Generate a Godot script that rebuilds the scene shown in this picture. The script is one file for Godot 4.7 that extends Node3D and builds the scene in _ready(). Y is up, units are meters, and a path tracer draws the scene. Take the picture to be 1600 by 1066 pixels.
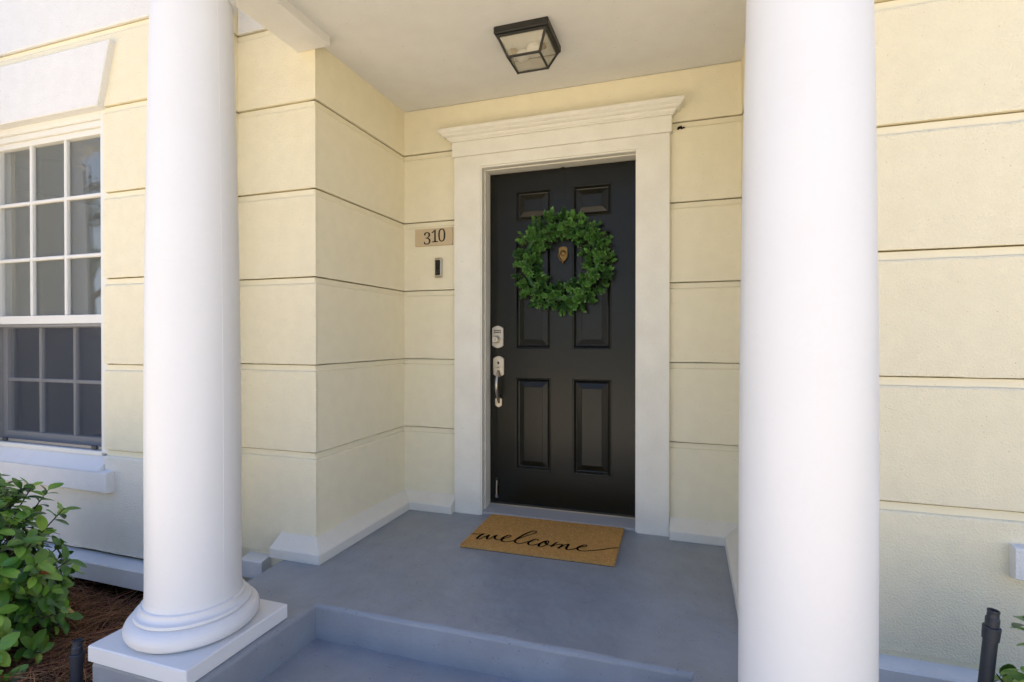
extends Node3D
# A shaded front porch: black six-panel door, white columns, cream rusticated stucco.

const ZP := 0.832      # wall planes: pier and right wall
const ZW := 1.089      # window bay
const GR := 0.012      # depth of the grooves between the stucco courses
const GH := 0.031      # height of a groove
const JA := 2.194      # course joints, top to bottom
const JB := 1.770
const JC := 1.345
const JD := 0.921
const JE := 0.497
const JT := 2.580
const CEIL := 2.468

var M := {}
var used := {}
var rng := RandomNumberGenerator.new()

# ---------------------------------------------------------------- mesh builder
class MB:
	var v := PackedVector3Array()
	var n := PackedVector3Array()
	func tri(a: Vector3, b: Vector3, c: Vector3) -> void:      # counter-clockwise from outside
		var k := (b - a).cross(c - a).normalized()
		v.append_array([a, c, b]); n.append_array([k, k, k])
	func trin(a: Vector3, b: Vector3, c: Vector3, na: Vector3, nb: Vector3, nc: Vector3) -> void:
		v.append_array([a, c, b]); n.append_array([na, nc, nb])
	func quad(a: Vector3, b: Vector3, c: Vector3, d: Vector3) -> void:
		var k := (c - a).cross(d - b).normalized()
		v.append_array([a, c, b, a, d, c]); n.append_array([k, k, k, k, k, k])
	func quadn(a: Vector3, b: Vector3, c: Vector3, d: Vector3, na: Vector3, nb: Vector3, nc: Vector3, nd: Vector3) -> void:
		v.append_array([a, c, b, a, d, c]); n.append_array([na, nc, nb, na, nd, nc])
	func box(x0: float, x1: float, y0: float, y1: float, z0: float, z1: float) -> MB:
		var p := [Vector3(x0, y0, z0), Vector3(x1, y0, z0), Vector3(x1, y1, z0), Vector3(x0, y1, z0), Vector3(x0, y0, z1), Vector3(x1, y0, z1), Vector3(x1, y1, z1), Vector3(x0, y1, z1)]
		quad(p[4], p[5], p[6], p[7]); quad(p[1], p[0], p[3], p[2])
		quad(p[5], p[1], p[2], p[6]); quad(p[0], p[4], p[7], p[3])
		quad(p[7], p[6], p[2], p[3]); quad(p[0], p[1], p[5], p[4])
		return self
	func cbox(x0: float, x1: float, y0: float, y1: float, z0: float, z1: float, b: float) -> MB:   # chamfered box
		var lo := Vector3(x0, y0, z0)
		var hi := Vector3(x1, y1, z1)
		var f := func(s: Vector3, ax: int) -> Vector3:
			var q := Vector3.ZERO
			for i in 3:
				var e: float = hi[i] if s[i] > 0 else lo[i]
				q[i] = e if i == ax else e - b * signf(s[i])
			return q
		for ax in 3:
			var u := (ax + 1) % 3
			var w := (ax + 2) % 3
			for sg in [-1.0, 1.0]:
				var c := []
				for t in [[-1, -1], [1, -1], [1, 1], [-1, 1]]:
					var s := Vector3.ZERO
					s[ax] = sg; s[u] = t[0]; s[w] = t[1]
					c.append(f.call(s, ax))
				if sg > 0: quad(c[0], c[1], c[2], c[3])
				else: quad(c[3], c[2], c[1], c[0])
			for t in [[-1, -1], [1, -1], [1, 1], [-1, 1]]:        # the edges along ax
				var s0 := Vector3.ZERO
				s0[ax] = -1; s0[u] = t[0]; s0[w] = t[1]
				var s1 := s0
				s1[ax] = 1
				var a: Vector3 = f.call(s0, u)
				var bq: Vector3 = f.call(s1, u)
				var cq: Vector3 = f.call(s1, w)
				var dq: Vector3 = f.call(s0, w)
				var mid := s0
				mid[ax] = 0
				if (bq - a).cross(dq - a).dot(mid) > 0: quad(a, bq, cq, dq)
				else: quad(dq, cq, bq, a)
		for sx in [-1, 1]:
			for sy in [-1, 1]:
				for sz in [-1, 1]:
					var s := Vector3(sx, sy, sz)
					var a: Vector3 = f.call(s, 0)
					var bq: Vector3 = f.call(s, 1)
					var cq: Vector3 = f.call(s, 2)
					if (bq - a).cross(cq - a).dot(s) > 0: tri(a, bq, cq)
					else: tri(a, cq, bq)
		return self
	func lathe(o: Vector3, prof: Array, segs: int) -> MB:       # prof: Vector2(radius, height), bottom to top
		for i in prof.size() - 1:
			var p: Vector2 = prof[i]
			var q: Vector2 = prof[i + 1]
			var d := (q - p)
			if d.length() < 1e-6: continue
			var m := Vector2(d.y, -d.x).normalized()
			for k in segs:
				var a0 := TAU * k / segs
				var a1 := TAU * (k + 1) / segs
				var e0 := Vector3(cos(a0), 0, -sin(a0))
				var e1 := Vector3(cos(a1), 0, -sin(a1))
				var n0 := e0 * m.x + Vector3.UP * m.y
				var n1 := e1 * m.x + Vector3.UP * m.y
				quadn(o + e0 * p.x + Vector3.UP * p.y, o + e1 * p.x + Vector3.UP * p.y, o + e1 * q.x + Vector3.UP * q.y, o + e0 * q.x + Vector3.UP * q.y, n0, n1, n1, n0)
		return self
	func tube(path: Array, rad: Array, segs: int) -> MB:
		var last := []
		for i in path.size():
			var p: Vector3 = path[i]
			var d: Vector3 = (path[mini(i + 1, path.size() - 1)] - path[maxi(i - 1, 0)]).normalized()
			var u := d.cross(Vector3(0.31, 0.2, 0.93)).normalized()
			var w := d.cross(u)
			var ring := []
			for k in segs:
				var a := TAU * k / segs
				ring.append([p + (u * cos(a) + w * sin(a)) * rad[i], u * cos(a) + w * sin(a)])
			if i > 0:
				for k in segs:
					var j := (k + 1) % segs
					quadn(last[k][0], last[j][0], ring[j][0], ring[k][0], last[k][1], last[j][1], ring[j][1], ring[k][1])
			else:
				for k in segs: tri(p, ring[(k + 1) % segs][0], ring[k][0])
			if i == path.size() - 1:
				for k in segs: tri(p, ring[k][0], ring[(k + 1) % segs][0])
			last = ring
		return self
	func prism(poly: PackedVector2Array, z0: float, z1: float) -> MB:   # polygon in x,y (counter-clockwise), pulled along z
		var ix := Geometry2D.triangulate_polygon(poly)
		for i in range(0, ix.size(), 3):
			var a := poly[ix[i]]
			var b := poly[ix[i + 1]]
			var c := poly[ix[i + 2]]
			if (b - a).cross(c - a) < 0:
				var t := b
				b = c; c = t
			tri(Vector3(a.x, a.y, z1), Vector3(b.x, b.y, z1), Vector3(c.x, c.y, z1))
			tri(Vector3(a.x, a.y, z0), Vector3(c.x, c.y, z0), Vector3(b.x, b.y, z0))
		for i in poly.size():
			var a := poly[i]
			var b := poly[(i + 1) % poly.size()]
			quad(Vector3(a.x, a.y, z0), Vector3(b.x, b.y, z0), Vector3(b.x, b.y, z1), Vector3(a.x, a.y, z1))
		return self
	func sphere(o: Vector3, r: Vector3, seg: int, rings: int) -> MB:
		for i in rings:
			for k in seg:
				var c := []
				for t in [[k, i], [k + 1, i], [k + 1, i + 1], [k, i + 1]]:
					var a: float = TAU * t[0] / seg
					var h: float = PI * (float(t[1]) / rings - 0.5)
					c.append(Vector3(cos(a) * cos(h), sin(h), -sin(a) * cos(h)))
				quadn(o + c[0] * r, o + c[1] * r, o + c[2] * r, o + c[3] * r, c[0], c[1], c[2], c[3])
		return self
	func mesh() -> ArrayMesh:
		var a := []
		a.resize(Mesh.ARRAY_MAX)
		a[Mesh.ARRAY_VERTEX] = v
		a[Mesh.ARRAY_NORMAL] = n
		var m := ArrayMesh.new()
		m.add_surface_from_arrays(Mesh.PRIMITIVE_TRIANGLES, a)
		return m

# ---------------------------------------------------------------- nodes
func numbered(called: String) -> String:
	if not used.has(called):
		used[called] = 0
		return called
	used[called] += 1
	return "%s_%03d" % [called, used[called]]

func tag(o: Node, label: String, category: String, group := "") -> Node:
	o.set_meta("label", label)
	o.set_meta("category", category)
	if group: o.set_meta("group", group)
	return o

func thing(called: String, label: String, category: String, at := Vector3.ZERO, group := "") -> Node3D:
	var o := Node3D.new()
	o.name = numbered(called)
	add_child(o)
	o.position = at
	tag(o, label, category, group)
	return o

func part(called: String, mb, m: Material, parent: Node3D, at := Vector3.ZERO) -> MeshInstance3D:
	var o := MeshInstance3D.new()
	o.mesh = mb.mesh() if mb is MB else mb
	o.material_override = m
	o.name = called
	o.position = at
	parent.add_child(o, true)
	return o

func setting(called: String, mb, m: Material, kind := "structure") -> MeshInstance3D:
	var o := part(numbered(called), mb, m, self)
	o.set_meta("kind", kind)
	return o

# ---------------------------------------------------------------- materials
func srgb(r: float, g: float, b: float) -> Color:
	return Color(r, g, b).linear_to_srgb()

func paint(col: Color, rough: float, spec := 0.5) -> StandardMaterial3D:
	var m := StandardMaterial3D.new()
	m.albedo_color = col
	m.roughness = rough
	m.metallic_specular = spec
	return m

func seamless(size: int, freq: float, octaves: int, seed_: int, kind := FastNoiseLite.TYPE_SIMPLEX_SMOOTH) -> Image:
	var f := FastNoiseLite.new()
	f.seed = seed_
	f.noise_type = kind
	f.frequency = freq
	f.fractal_octaves = octaves
	if octaves < 2: f.fractal_type = FastNoiseLite.FRACTAL_NONE
	var im := f.get_seamless_image(size, size)
	im.convert(Image.FORMAT_L8)
	return im

# a worn paint: slight blotches of tone, fine grain, specks of dirt and short scuffs
func worn(size: int, seed_: int, amount: float, specks: int, scuffs: int, speck_dark := 0.45) -> ImageTexture:
	var big := seamless(size, 0.008, 3, seed_)
	var fine := seamless(size, 0.12, 2, seed_ + 7)
	var im := Image.create(size, size, false, Image.FORMAT_RGB8)
	for y in size:
		for x in size:
			var a := big.get_pixel(x, y).r - 0.5
			var b := fine.get_pixel(x, y).r - 0.5
			var t := 1.0 - amount * 0.5 + a * amount + b * amount * 0.5
			im.set_pixel(x, y, Color(t, t * (1.0 + a * amount * 0.12), t * (1.0 + a * amount * 0.25)))
	var r := RandomNumberGenerator.new()
	r.seed = seed_ + 31
	for i in specks:
		var x := r.randi_range(2, size - 4)
		var y := r.randi_range(2, size - 4)
		var k := r.randf_range(speck_dark, 0.85)
		for j in r.randi_range(1, 4):
			var p := Vector2i(x + r.randi_range(-1, 1), y + r.randi_range(-1, 1))
			var c := im.get_pixelv(p)
			im.set_pixelv(p, Color(c.r * k, c.g * k * 0.97, c.b * k * 0.92))
	for i in scuffs:
		var p := Vector2(r.randf_range(20, size - 20), r.randf_range(20, size - 20))
		var d := Vector2.from_angle(r.randf() * TAU)
		var k := r.randf_range(0.66, 0.92) if r.randf() < 0.75 else 1.12
		for s in r.randi_range(6, 34):
			p += d
			d = d.rotated(r.randf_range(-0.12, 0.12))
			if r.randf() < 0.35: continue
			var q := Vector2i(posmod(int(p.x), size), posmod(int(p.y), size))
			var c := im.get_pixelv(q)
			im.set_pixelv(q, Color(minf(c.r * k, 1), minf(c.g * k, 1), minf(c.b * k, 1)))
	im.generate_mipmaps()
	return ImageTexture.create_from_image(im)

func tri_map(m: StandardMaterial3D, scale: float) -> StandardMaterial3D:
	m.uv1_triplanar = true
	m.uv1_world_triplanar = true
	m.uv1_triplanar_sharpness = 8.0
	m.uv1_scale = Vector3.ONE * scale
	return m

func relief(m: StandardMaterial3D, tex: Texture2D, cm: float) -> StandardMaterial3D:
	m.heightmap_enabled = true
	m.heightmap_texture = tex
	m.heightmap_scale = cm
	return m

func make_materials() -> void:
	var grain := seamless(1024, 0.10, 3, 5)
	grain.adjust_bcs(1.0, 1.6, 1.0)
	var grain_t := ImageTexture.create_from_image(grain)
	var trowel := ImageTexture.create_from_image(seamless(512, 0.02, 4, 9))
	var brush := ImageTexture.create_from_image(seamless(256, 0.05, 2, 12))
	var wall_t := worn(1024, 3, 0.02, 170, 12, 0.4)
	var white_t := worn(512, 17, 0.04, 5, 2, 0.5)
	var column_t := worn(512, 19, 0.008, 3, 0, 0.6)
	var floor_t := worn(1024, 23, 0.06, 700, 240, 0.35)
	var cream := srgb(0.86, 0.792, 0.585)
	var white := srgb(0.80, 0.795, 0.775)
	M.stucco = relief(tri_map(paint(cream, 0.8, 0.35), 1.1), grain_t, 0.16)          # coarse, outside
	M.stucco.albedo_texture = wall_t
	M.smooth_stucco = relief(tri_map(paint(cream, 0.7, 0.4), 1.1), grain_t, 0.05)     # finer, in the porch
	M.smooth_stucco.albedo_texture = wall_t
	M.groove = relief(tri_map(paint(cream, 0.7, 0.4), 0.9), trowel, 0.08)
	M.groove.albedo_texture = wall_t
	M.white_stucco = relief(tri_map(paint(white, 0.75, 0.35), 1.1), grain_t, 0.13)
	M.white_stucco.albedo_texture = wall_t
	M.white = relief(tri_map(paint(white, 0.45, 0.45), 1.0), brush, 0.03)
	M.white.albedo_texture = white_t
	M.skirting = relief(tri_map(paint(srgb(0.80, 0.765, 0.67), 0.7, 0.35), 1.1), grain_t, 0.08)
	M.skirting.albedo_texture = wall_t
	M.casing = relief(tri_map(paint(srgb(0.86, 0.825, 0.715), 0.5, 0.45), 1.0), brush, 0.05)
	M.casing.albedo_texture = white_t
	M.column = tri_map(paint(srgb(0.75, 0.75, 0.745), 0.42, 0.45), 0.7)
	M.column.albedo_texture = column_t
	M.ceiling = relief(tri_map(paint(srgb(0.79, 0.785, 0.755), 0.8, 0.3), 0.8), grain_t, 0.05)
	M.ceiling.albedo_texture = wall_t
	M.floor = relief(tri_map(paint(srgb(0.285, 0.312, 0.348), 0.38, 0.5), 0.62), trowel, 0.32)
	M.floor.albedo_texture = floor_t
	M.concrete = relief(tri_map(paint(srgb(0.50, 0.475, 0.43), 0.9, 0.3), 0.6), trowel, 0.4)
	M.concrete.albedo_texture = floor_t
	M.threshold = relief(tri_map(paint(srgb(0.36, 0.365, 0.37), 0.5, 0.5), 1.0), brush, 0.05)
	M.base_stucco = relief(tri_map(paint(srgb(0.82, 0.785, 0.68), 0.8, 0.35), 1.1), grain_t, 0.16)
	M.base_stucco.albedo_texture = wall_t
	M.bounce_paving = relief(tri_map(paint(srgb(0.56, 0.475, 0.355), 0.9, 0.3), 0.6), trowel, 0.4)  # warm pale tone for the added paving that bounces sunlight
	M.bounce_paving.albedo_texture = floor_t
	M.black = relief(tri_map(paint(srgb(0.0088, 0.0086, 0.005), 0.26, 0.38), 1.0), brush, 0.03)
	M.iron = paint(srgb(0.018, 0.017, 0.015), 0.5)
	M.nickel = paint(srgb(0.50, 0.46, 0.39), 0.30); M.nickel.metallic = 1.0
	M.brass = paint(srgb(0.22, 0.135, 0.05), 0.45); M.brass.metallic = 1.0
	M.aluminium = paint(srgb(0.30, 0.29, 0.28), 0.5); M.aluminium.metallic = 0.6
	M.sash = paint(srgb(0.78, 0.77, 0.72), 0.4)
	M.pane = paint(Color(0.80, 0.84, 0.83, 0.10), 0.0, 1.0); M.pane.transparency = BaseMaterial3D.TRANSPARENCY_ALPHA
	M.frosted = relief(tri_map(paint(Color(0.92, 0.89, 0.78, 0.34), 0.12, 1.0), 8.0), grain_t, 0.1); M.frosted.transparency = BaseMaterial3D.TRANSPARENCY_ALPHA
	M.screen = paint(Color(0.23, 0.25, 0.31, 0.50), 0.9, 0.2); M.screen.transparency = BaseMaterial3D.TRANSPARENCY_ALPHA
	M.bulb = paint(srgb(0.85, 0.84, 0.80), 0.35)
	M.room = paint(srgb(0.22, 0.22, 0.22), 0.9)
	M.plaque = relief(tri_map(paint(srgb(0.58, 0.46, 0.29), 0.6), 1.0), brush, 0.04)
	M.ink = paint(srgb(0.012, 0.008, 0.006), 0.6)
	M.ink_fibre = relief(tri_map(paint(srgb(0.016, 0.012, 0.008), 0.95, 0.1), 6.0), grain_t, 0.2)
	M.plastic = paint(srgb(0.038, 0.043, 0.055), 0.5)
	M.lens = paint(srgb(0.008, 0.008, 0.009), 0.12)
	M.roofing = paint(srgb(0.10, 0.095, 0.09), 0.9)
	var coir := seamless(512, 0.3, 2, 41)
	var cim := Image.create(512, 512, false, Image.FORMAT_RGB8)
	var blot := seamless(512, 0.015, 2, 44)
	for y in 512:
		for x in 512:
			var t := (coir.get_pixel(x, y).r - 0.5) * 0.9
			var b := (blot.get_pixel(x, y).r - 0.5) * 0.10
			var k := clampf(0.84 + t * 0.55 + b * 0.7, 0.3, 1.0)
			cim.set_pixel(x, y, Color(k, k * (0.97 + b * 0.2), k * (0.9 + b * 0.4)))
	M.coir = relief(tri_map(paint(srgb(0.80, 0.47, 0.17), 0.95, 0.1), 3.0), ImageTexture.create_from_image(coir), 0.15)
	M.coir.albedo_texture = ImageTexture.create_from_image(cim)
	M.rubber = paint(srgb(0.02, 0.02, 0.02), 0.8)
	M.soil = relief(tri_map(paint(srgb(0.085, 0.042, 0.022), 0.95, 0.2), 1.5), grain_t, 2.0)
	M.soil.albedo_texture = worn(512, 61, 0.6, 900, 60, 0.4)
	M.lawn = tri_map(paint(srgb(0.13, 0.15, 0.055), 0.95, 0.2), 0.35)
	M.lawn.albedo_texture = worn(512, 71, 0.5, 2500, 0, 0.5)
	M.bark = relief(tri_map(paint(srgb(0.11, 0.085, 0.065), 0.95, 0.2), 1.2), trowel, 3.0)
	M.stem = paint(srgb(0.075, 0.05, 0.032), 0.9)
	var leaf := func(c: Color, rough: float) -> StandardMaterial3D:
		var m := paint(c, rough, 0.5)
		m.backlight = Color(c.r * 0.5, c.g * 0.55, c.b * 0.3)
		return m
	M.leaf = [leaf.call(srgb(0.075, 0.19, 0.026), 0.32), leaf.call(srgb(0.14, 0.30, 0.035), 0.34), leaf.call(srgb(0.25, 0.42, 0.055), 0.38), leaf.call(srgb(0.032, 0.095, 0.020), 0.32)]
	M.leaf_turned = [leaf.call(srgb(0.38, 0.26, 0.06), 0.5), leaf.call(srgb(0.30, 0.09, 0.03), 0.6)]
	M.faux = [leaf.call(srgb(0.060, 0.165, 0.030), 0.40), leaf.call(srgb(0.105, 0.25, 0.050), 0.40), leaf.call(srgb(0.030, 0.095, 0.022), 0.42), leaf.call(srgb(0.085, 0.19, 0.045), 0.38)]
	M.straw = paint(Color.WHITE, 0.8, 0.25); M.straw.vertex_color_use_as_albedo = true
	M.tree_leaf = leaf.call(srgb(0.075, 0.10, 0.038), 0.6)

# ---------------------------------------------------------------- walls
# One stucco course, x along the wall, z outwards (0 = bottom of the groove); its lips wander a little.
func course_mesh(x0: float, x1: float, y0: float, y1: float, seed_: int, ragged := 1.0) -> MB:
	var f := FastNoiseLite.new()
	f.seed = seed_
	f.frequency = 6.0
	var mb := MB.new()
	var segs := maxi(2, int((x1 - x0) / 0.035))
	var rows := []
	for i in segs + 1:
		var x := lerpf(x0, x1, float(i) / segs)
		var a := f.get_noise_1d(x) * 0.0022 * ragged
		var b := f.get_noise_1d(x + 37.0) * 0.0022 * ragged
		var c := f.get_noise_1d(x + 71.0) * 0.0016 * ragged
		var t := GR
		rows.append([Vector3(x, y0 + 0.009, -0.002), Vector3(x, y0 + a + 0.001, t - 0.005), Vector3(x, y0 + a + 0.001, t - 0.001 + c), Vector3(x, y0 + 0.006, t + c * 0.6),
			Vector3(x, y0 + 0.02, t), Vector3(x, y1 - 0.02, t), Vector3(x, y1 - 0.009 + b, t + c * 0.4), Vector3(x, y1 - 0.003 + b, t - 0.003), Vector3(x, y1 + b, t - 0.009), Vector3(x, y1, -0.002)])
	for i in segs:
		for k in rows[i].size() - 1:
			mb.quad(rows[i][k], rows[i + 1][k], rows[i + 1][k + 1], rows[i][k + 1])
	for e in [[0, -1], [segs, 1]]:
		var r: Array = rows[e[0]]
		for k in range(1, r.size() - 1):
			if e[1] > 0: mb.tri(r[0], r[k + 1], r[k])
			else: mb.tri(r[0], r[k], r[k + 1])
	return mb

var course_seed := 100
# origin: left end of the wall (seen from outside) at the groove bottom; backs: boxes; rows: [y0, y1, [[x0, x1], ...]]
func wall(parent: Node3D, origin: Vector3, yaw: float, backs: Array, rows: Array, m: Material) -> MeshInstance3D:
	var mb := MB.new()
	for b in backs:
		mb.box(b[0] + (0.034 if b.size() > 4 and b[4] < 0 else 0.0), b[1] - (0.034 if b.size() > 4 and b[4] > 0 else 0.0), b[2], b[3], -0.16, -0.030)
		var y: float = b[2]                       # the outer layer is cut open under every course: the dark joint
		for j in [JE, JD, JC, JB, JA, JT]:
			if j - 0.0042 > y + 0.01 and j < b[3] - 0.01:
				mb.box(b[0], b[1], y, j - 0.0042, -0.0302, 0)
				y = j + 0.002
		mb.box(b[0], b[1], y, b[3], -0.0302, 0)
	var w := part("wall", mb, M.groove, parent, origin)
	w.rotation.y = yaw
	for r in rows:
		for s in r[2]:
			course_seed += 1
			part("stucco_course", course_mesh(s[0], s[1], r[0], r[1], course_seed, r[3] if r.size() > 3 else 1.0), m, w)
	return w

func bands(top: float, bottom: float, spans: Array) -> Array:
	var out := []
	var js := [JA, JB, JC, JD, JE]
	out.append([JA, top, spans])
	for i in 4: out.append([js[i + 1], js[i] - GH, spans])
	out.append([bottom, JE - GH, spans])
	return out

func skirting(parent: Node3D, a: Vector3, yaw: float, len_: float, in0: float, in1: float) -> void:
	# sloped skirting, x along the wall from a, z outwards; in0 and in1 mitre its two ends (1 outside corner, -1 inside corner)
	var prof := [Vector2(0.0, 0.0), Vector2(0.078, 0.0), Vector2(0.080, 0.003), Vector2(0.079, 0.044), Vector2(0.075, 0.049), Vector2(-0.004, 0.098)]
	var mb := MB.new()
	var segs := maxi(2, int(len_ / 0.05))
	var f := FastNoiseLite.new()
	f.seed = int(a.x * 100) + 5
	f.frequency = 5.0
	var rings := []
	for i in segs + 1:
		var r := []
		for p: Vector2 in prof:
			var x0 := -in0 * p.x
			var x1 := len_ + in1 * p.x
			var x := lerpf(x0, x1, float(i) / segs)
			var j := f.get_noise_1d(x) * 0.002 if p.y > 0.04 else 0.0
			r.append(Vector3(x, p.y + j, p.x + GR))
		rings.append(r)
	for i in segs:
		for k in prof.size() - 1:
			mb.quad(rings[i][k], rings[i + 1][k], rings[i + 1][k + 1], rings[i][k + 1])
	for e in [[0, -1], [segs, 1]]:
		var r: Array = rings[e[0]]
		for k in range(1, r.size() - 1):
			if e[1] > 0: mb.tri(r[0], r[k], r[k + 1])
			else: mb.tri(r[0], r[k + 1], r[k])
	var o := part("skirting", mb, M.skirting, parent, a)
	o.rotation.y = yaw

func water_table(parent: Node3D, at: Vector3, yaw: float, x0: float, x1: float, deep: float) -> void:
	var poly := PackedVector2Array([Vector2(-0.02, -0.135), Vector2(deep - 0.004, -0.135), Vector2(deep, -0.131), Vector2(deep, -0.050), Vector2(deep - 0.005, -0.043), Vector2(-0.02, -0.030)])
	var mb := MB.new()
	mb.prism(poly, 0, x1 - x0)
	var o := part("water_table", mb, M.white, parent, at)
	o.basis = Basis(Vector3.UP, yaw) * Basis(Vector3(0, 0, 1), Vector3.UP, Vector3(-1, 0, 0))
	o.position = at + Basis(Vector3.UP, yaw) * Vector3(x1, 0, 0)

# ---------------------------------------------------------------- columns
func column(at: Vector3, label: String, group := "", r := 0.144) -> void:
	var t := thing("porch_column", label, "column", at, group)
	var top := 2.425
	part("plinth", MB.new().cbox(-0.212, 0.212, 0.0, 0.053, -0.212, 0.212, 0.004), M.column, t)
	var base := []
	for i in 13:
		var a := -PI / 2 + PI * i / 12.0
		base.append(Vector2(0.168 + 0.037 * cos(a), 0.087 + 0.0345 * sin(a)))
	base.insert(0, Vector2(0.10, 0.0525))
	base.append_array([Vector2(0.176, 0.1217), Vector2(0.178, 0.1235), Vector2(0.178, 0.132), Vector2(0.176, 0.134)])
	for i in 7:
		var a := PI * i / 12.0
		base.append(Vector2(0.175 - 0.016 * sin(a), 0.134 + 0.016 * (1 - cos(a))))
	base.append_array([Vector2(0.159, 0.156), Vector2(0.156, 0.159), Vector2(0.10, 0.160)])
	part("base_moulding", MB.new().lathe(Vector3.ZERO, base, 72), M.column, t)
	var k := r / 0.144
	var shaft := [Vector2(0.153 * k, 0.155), Vector2(0.150 * k, 0.163), Vector2(0.1478 * k, 0.175), Vector2(0.1466 * k, 0.20)]
	for i in 13:
		var y := 0.3 + i * 0.153
		var e := clampf((y - 0.7) / 1.6, 0, 1)
		shaft.append(Vector2((0.1462 - 0.0245 * pow(e, 1.6)) * k, y))
	shaft.append_array([Vector2(0.121 * k, 2.2), Vector2(0.121 * k, 2.29), Vector2(0.125 * k, 2.30)])
	part("shaft", MB.new().lathe(Vector3.ZERO, shaft, 72), M.column, t)
	var seam := []
	for q: Vector2 in shaft: seam.append(Vector3(q.x * 0.995, q.y, q.x * 0.09))      # the seam of the shaft's two halves
	var sr := []
	for q in seam: sr.append(0.0011)
	part("seam", MB.new().tube(seam, sr, 5), M.column, t)
	var ring := [Vector2(0.10, 2.222)]
	for i in 9:
		var a := -PI / 2 + PI * i / 8.0
		ring.append(Vector2(0.123 + 0.013 * cos(a), 2.235 + 0.012 * sin(a)))
	ring.append(Vector2(0.10, 2.248))
	part("neck_ring", MB.new().lathe(Vector3.ZERO, ring, 72), M.column, t)
	var cap := [Vector2(0.10, 2.298), Vector2(0.133, 2.299), Vector2(0.133, 2.310), Vector2(0.128, 2.311), Vector2(0.128, 2.322), Vector2(0.138, 2.323)]
	for i in 9:
		var a := PI / 2 * i / 8.0
		cap.append(Vector2(0.138 + 0.035 * sin(a), 2.323 + 0.040 * (1 - cos(a))))
	cap.append_array([Vector2(0.173, 2.372), Vector2(0.10, 2.374)])
	part("capital", MB.new().lathe(Vector3.ZERO, cap, 72), M.column, t)
	part("abacus", MB.new().cbox(-0.185, 0.185, 2.372, top, -0.185, 0.185, 0.004), M.column, t)

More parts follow.
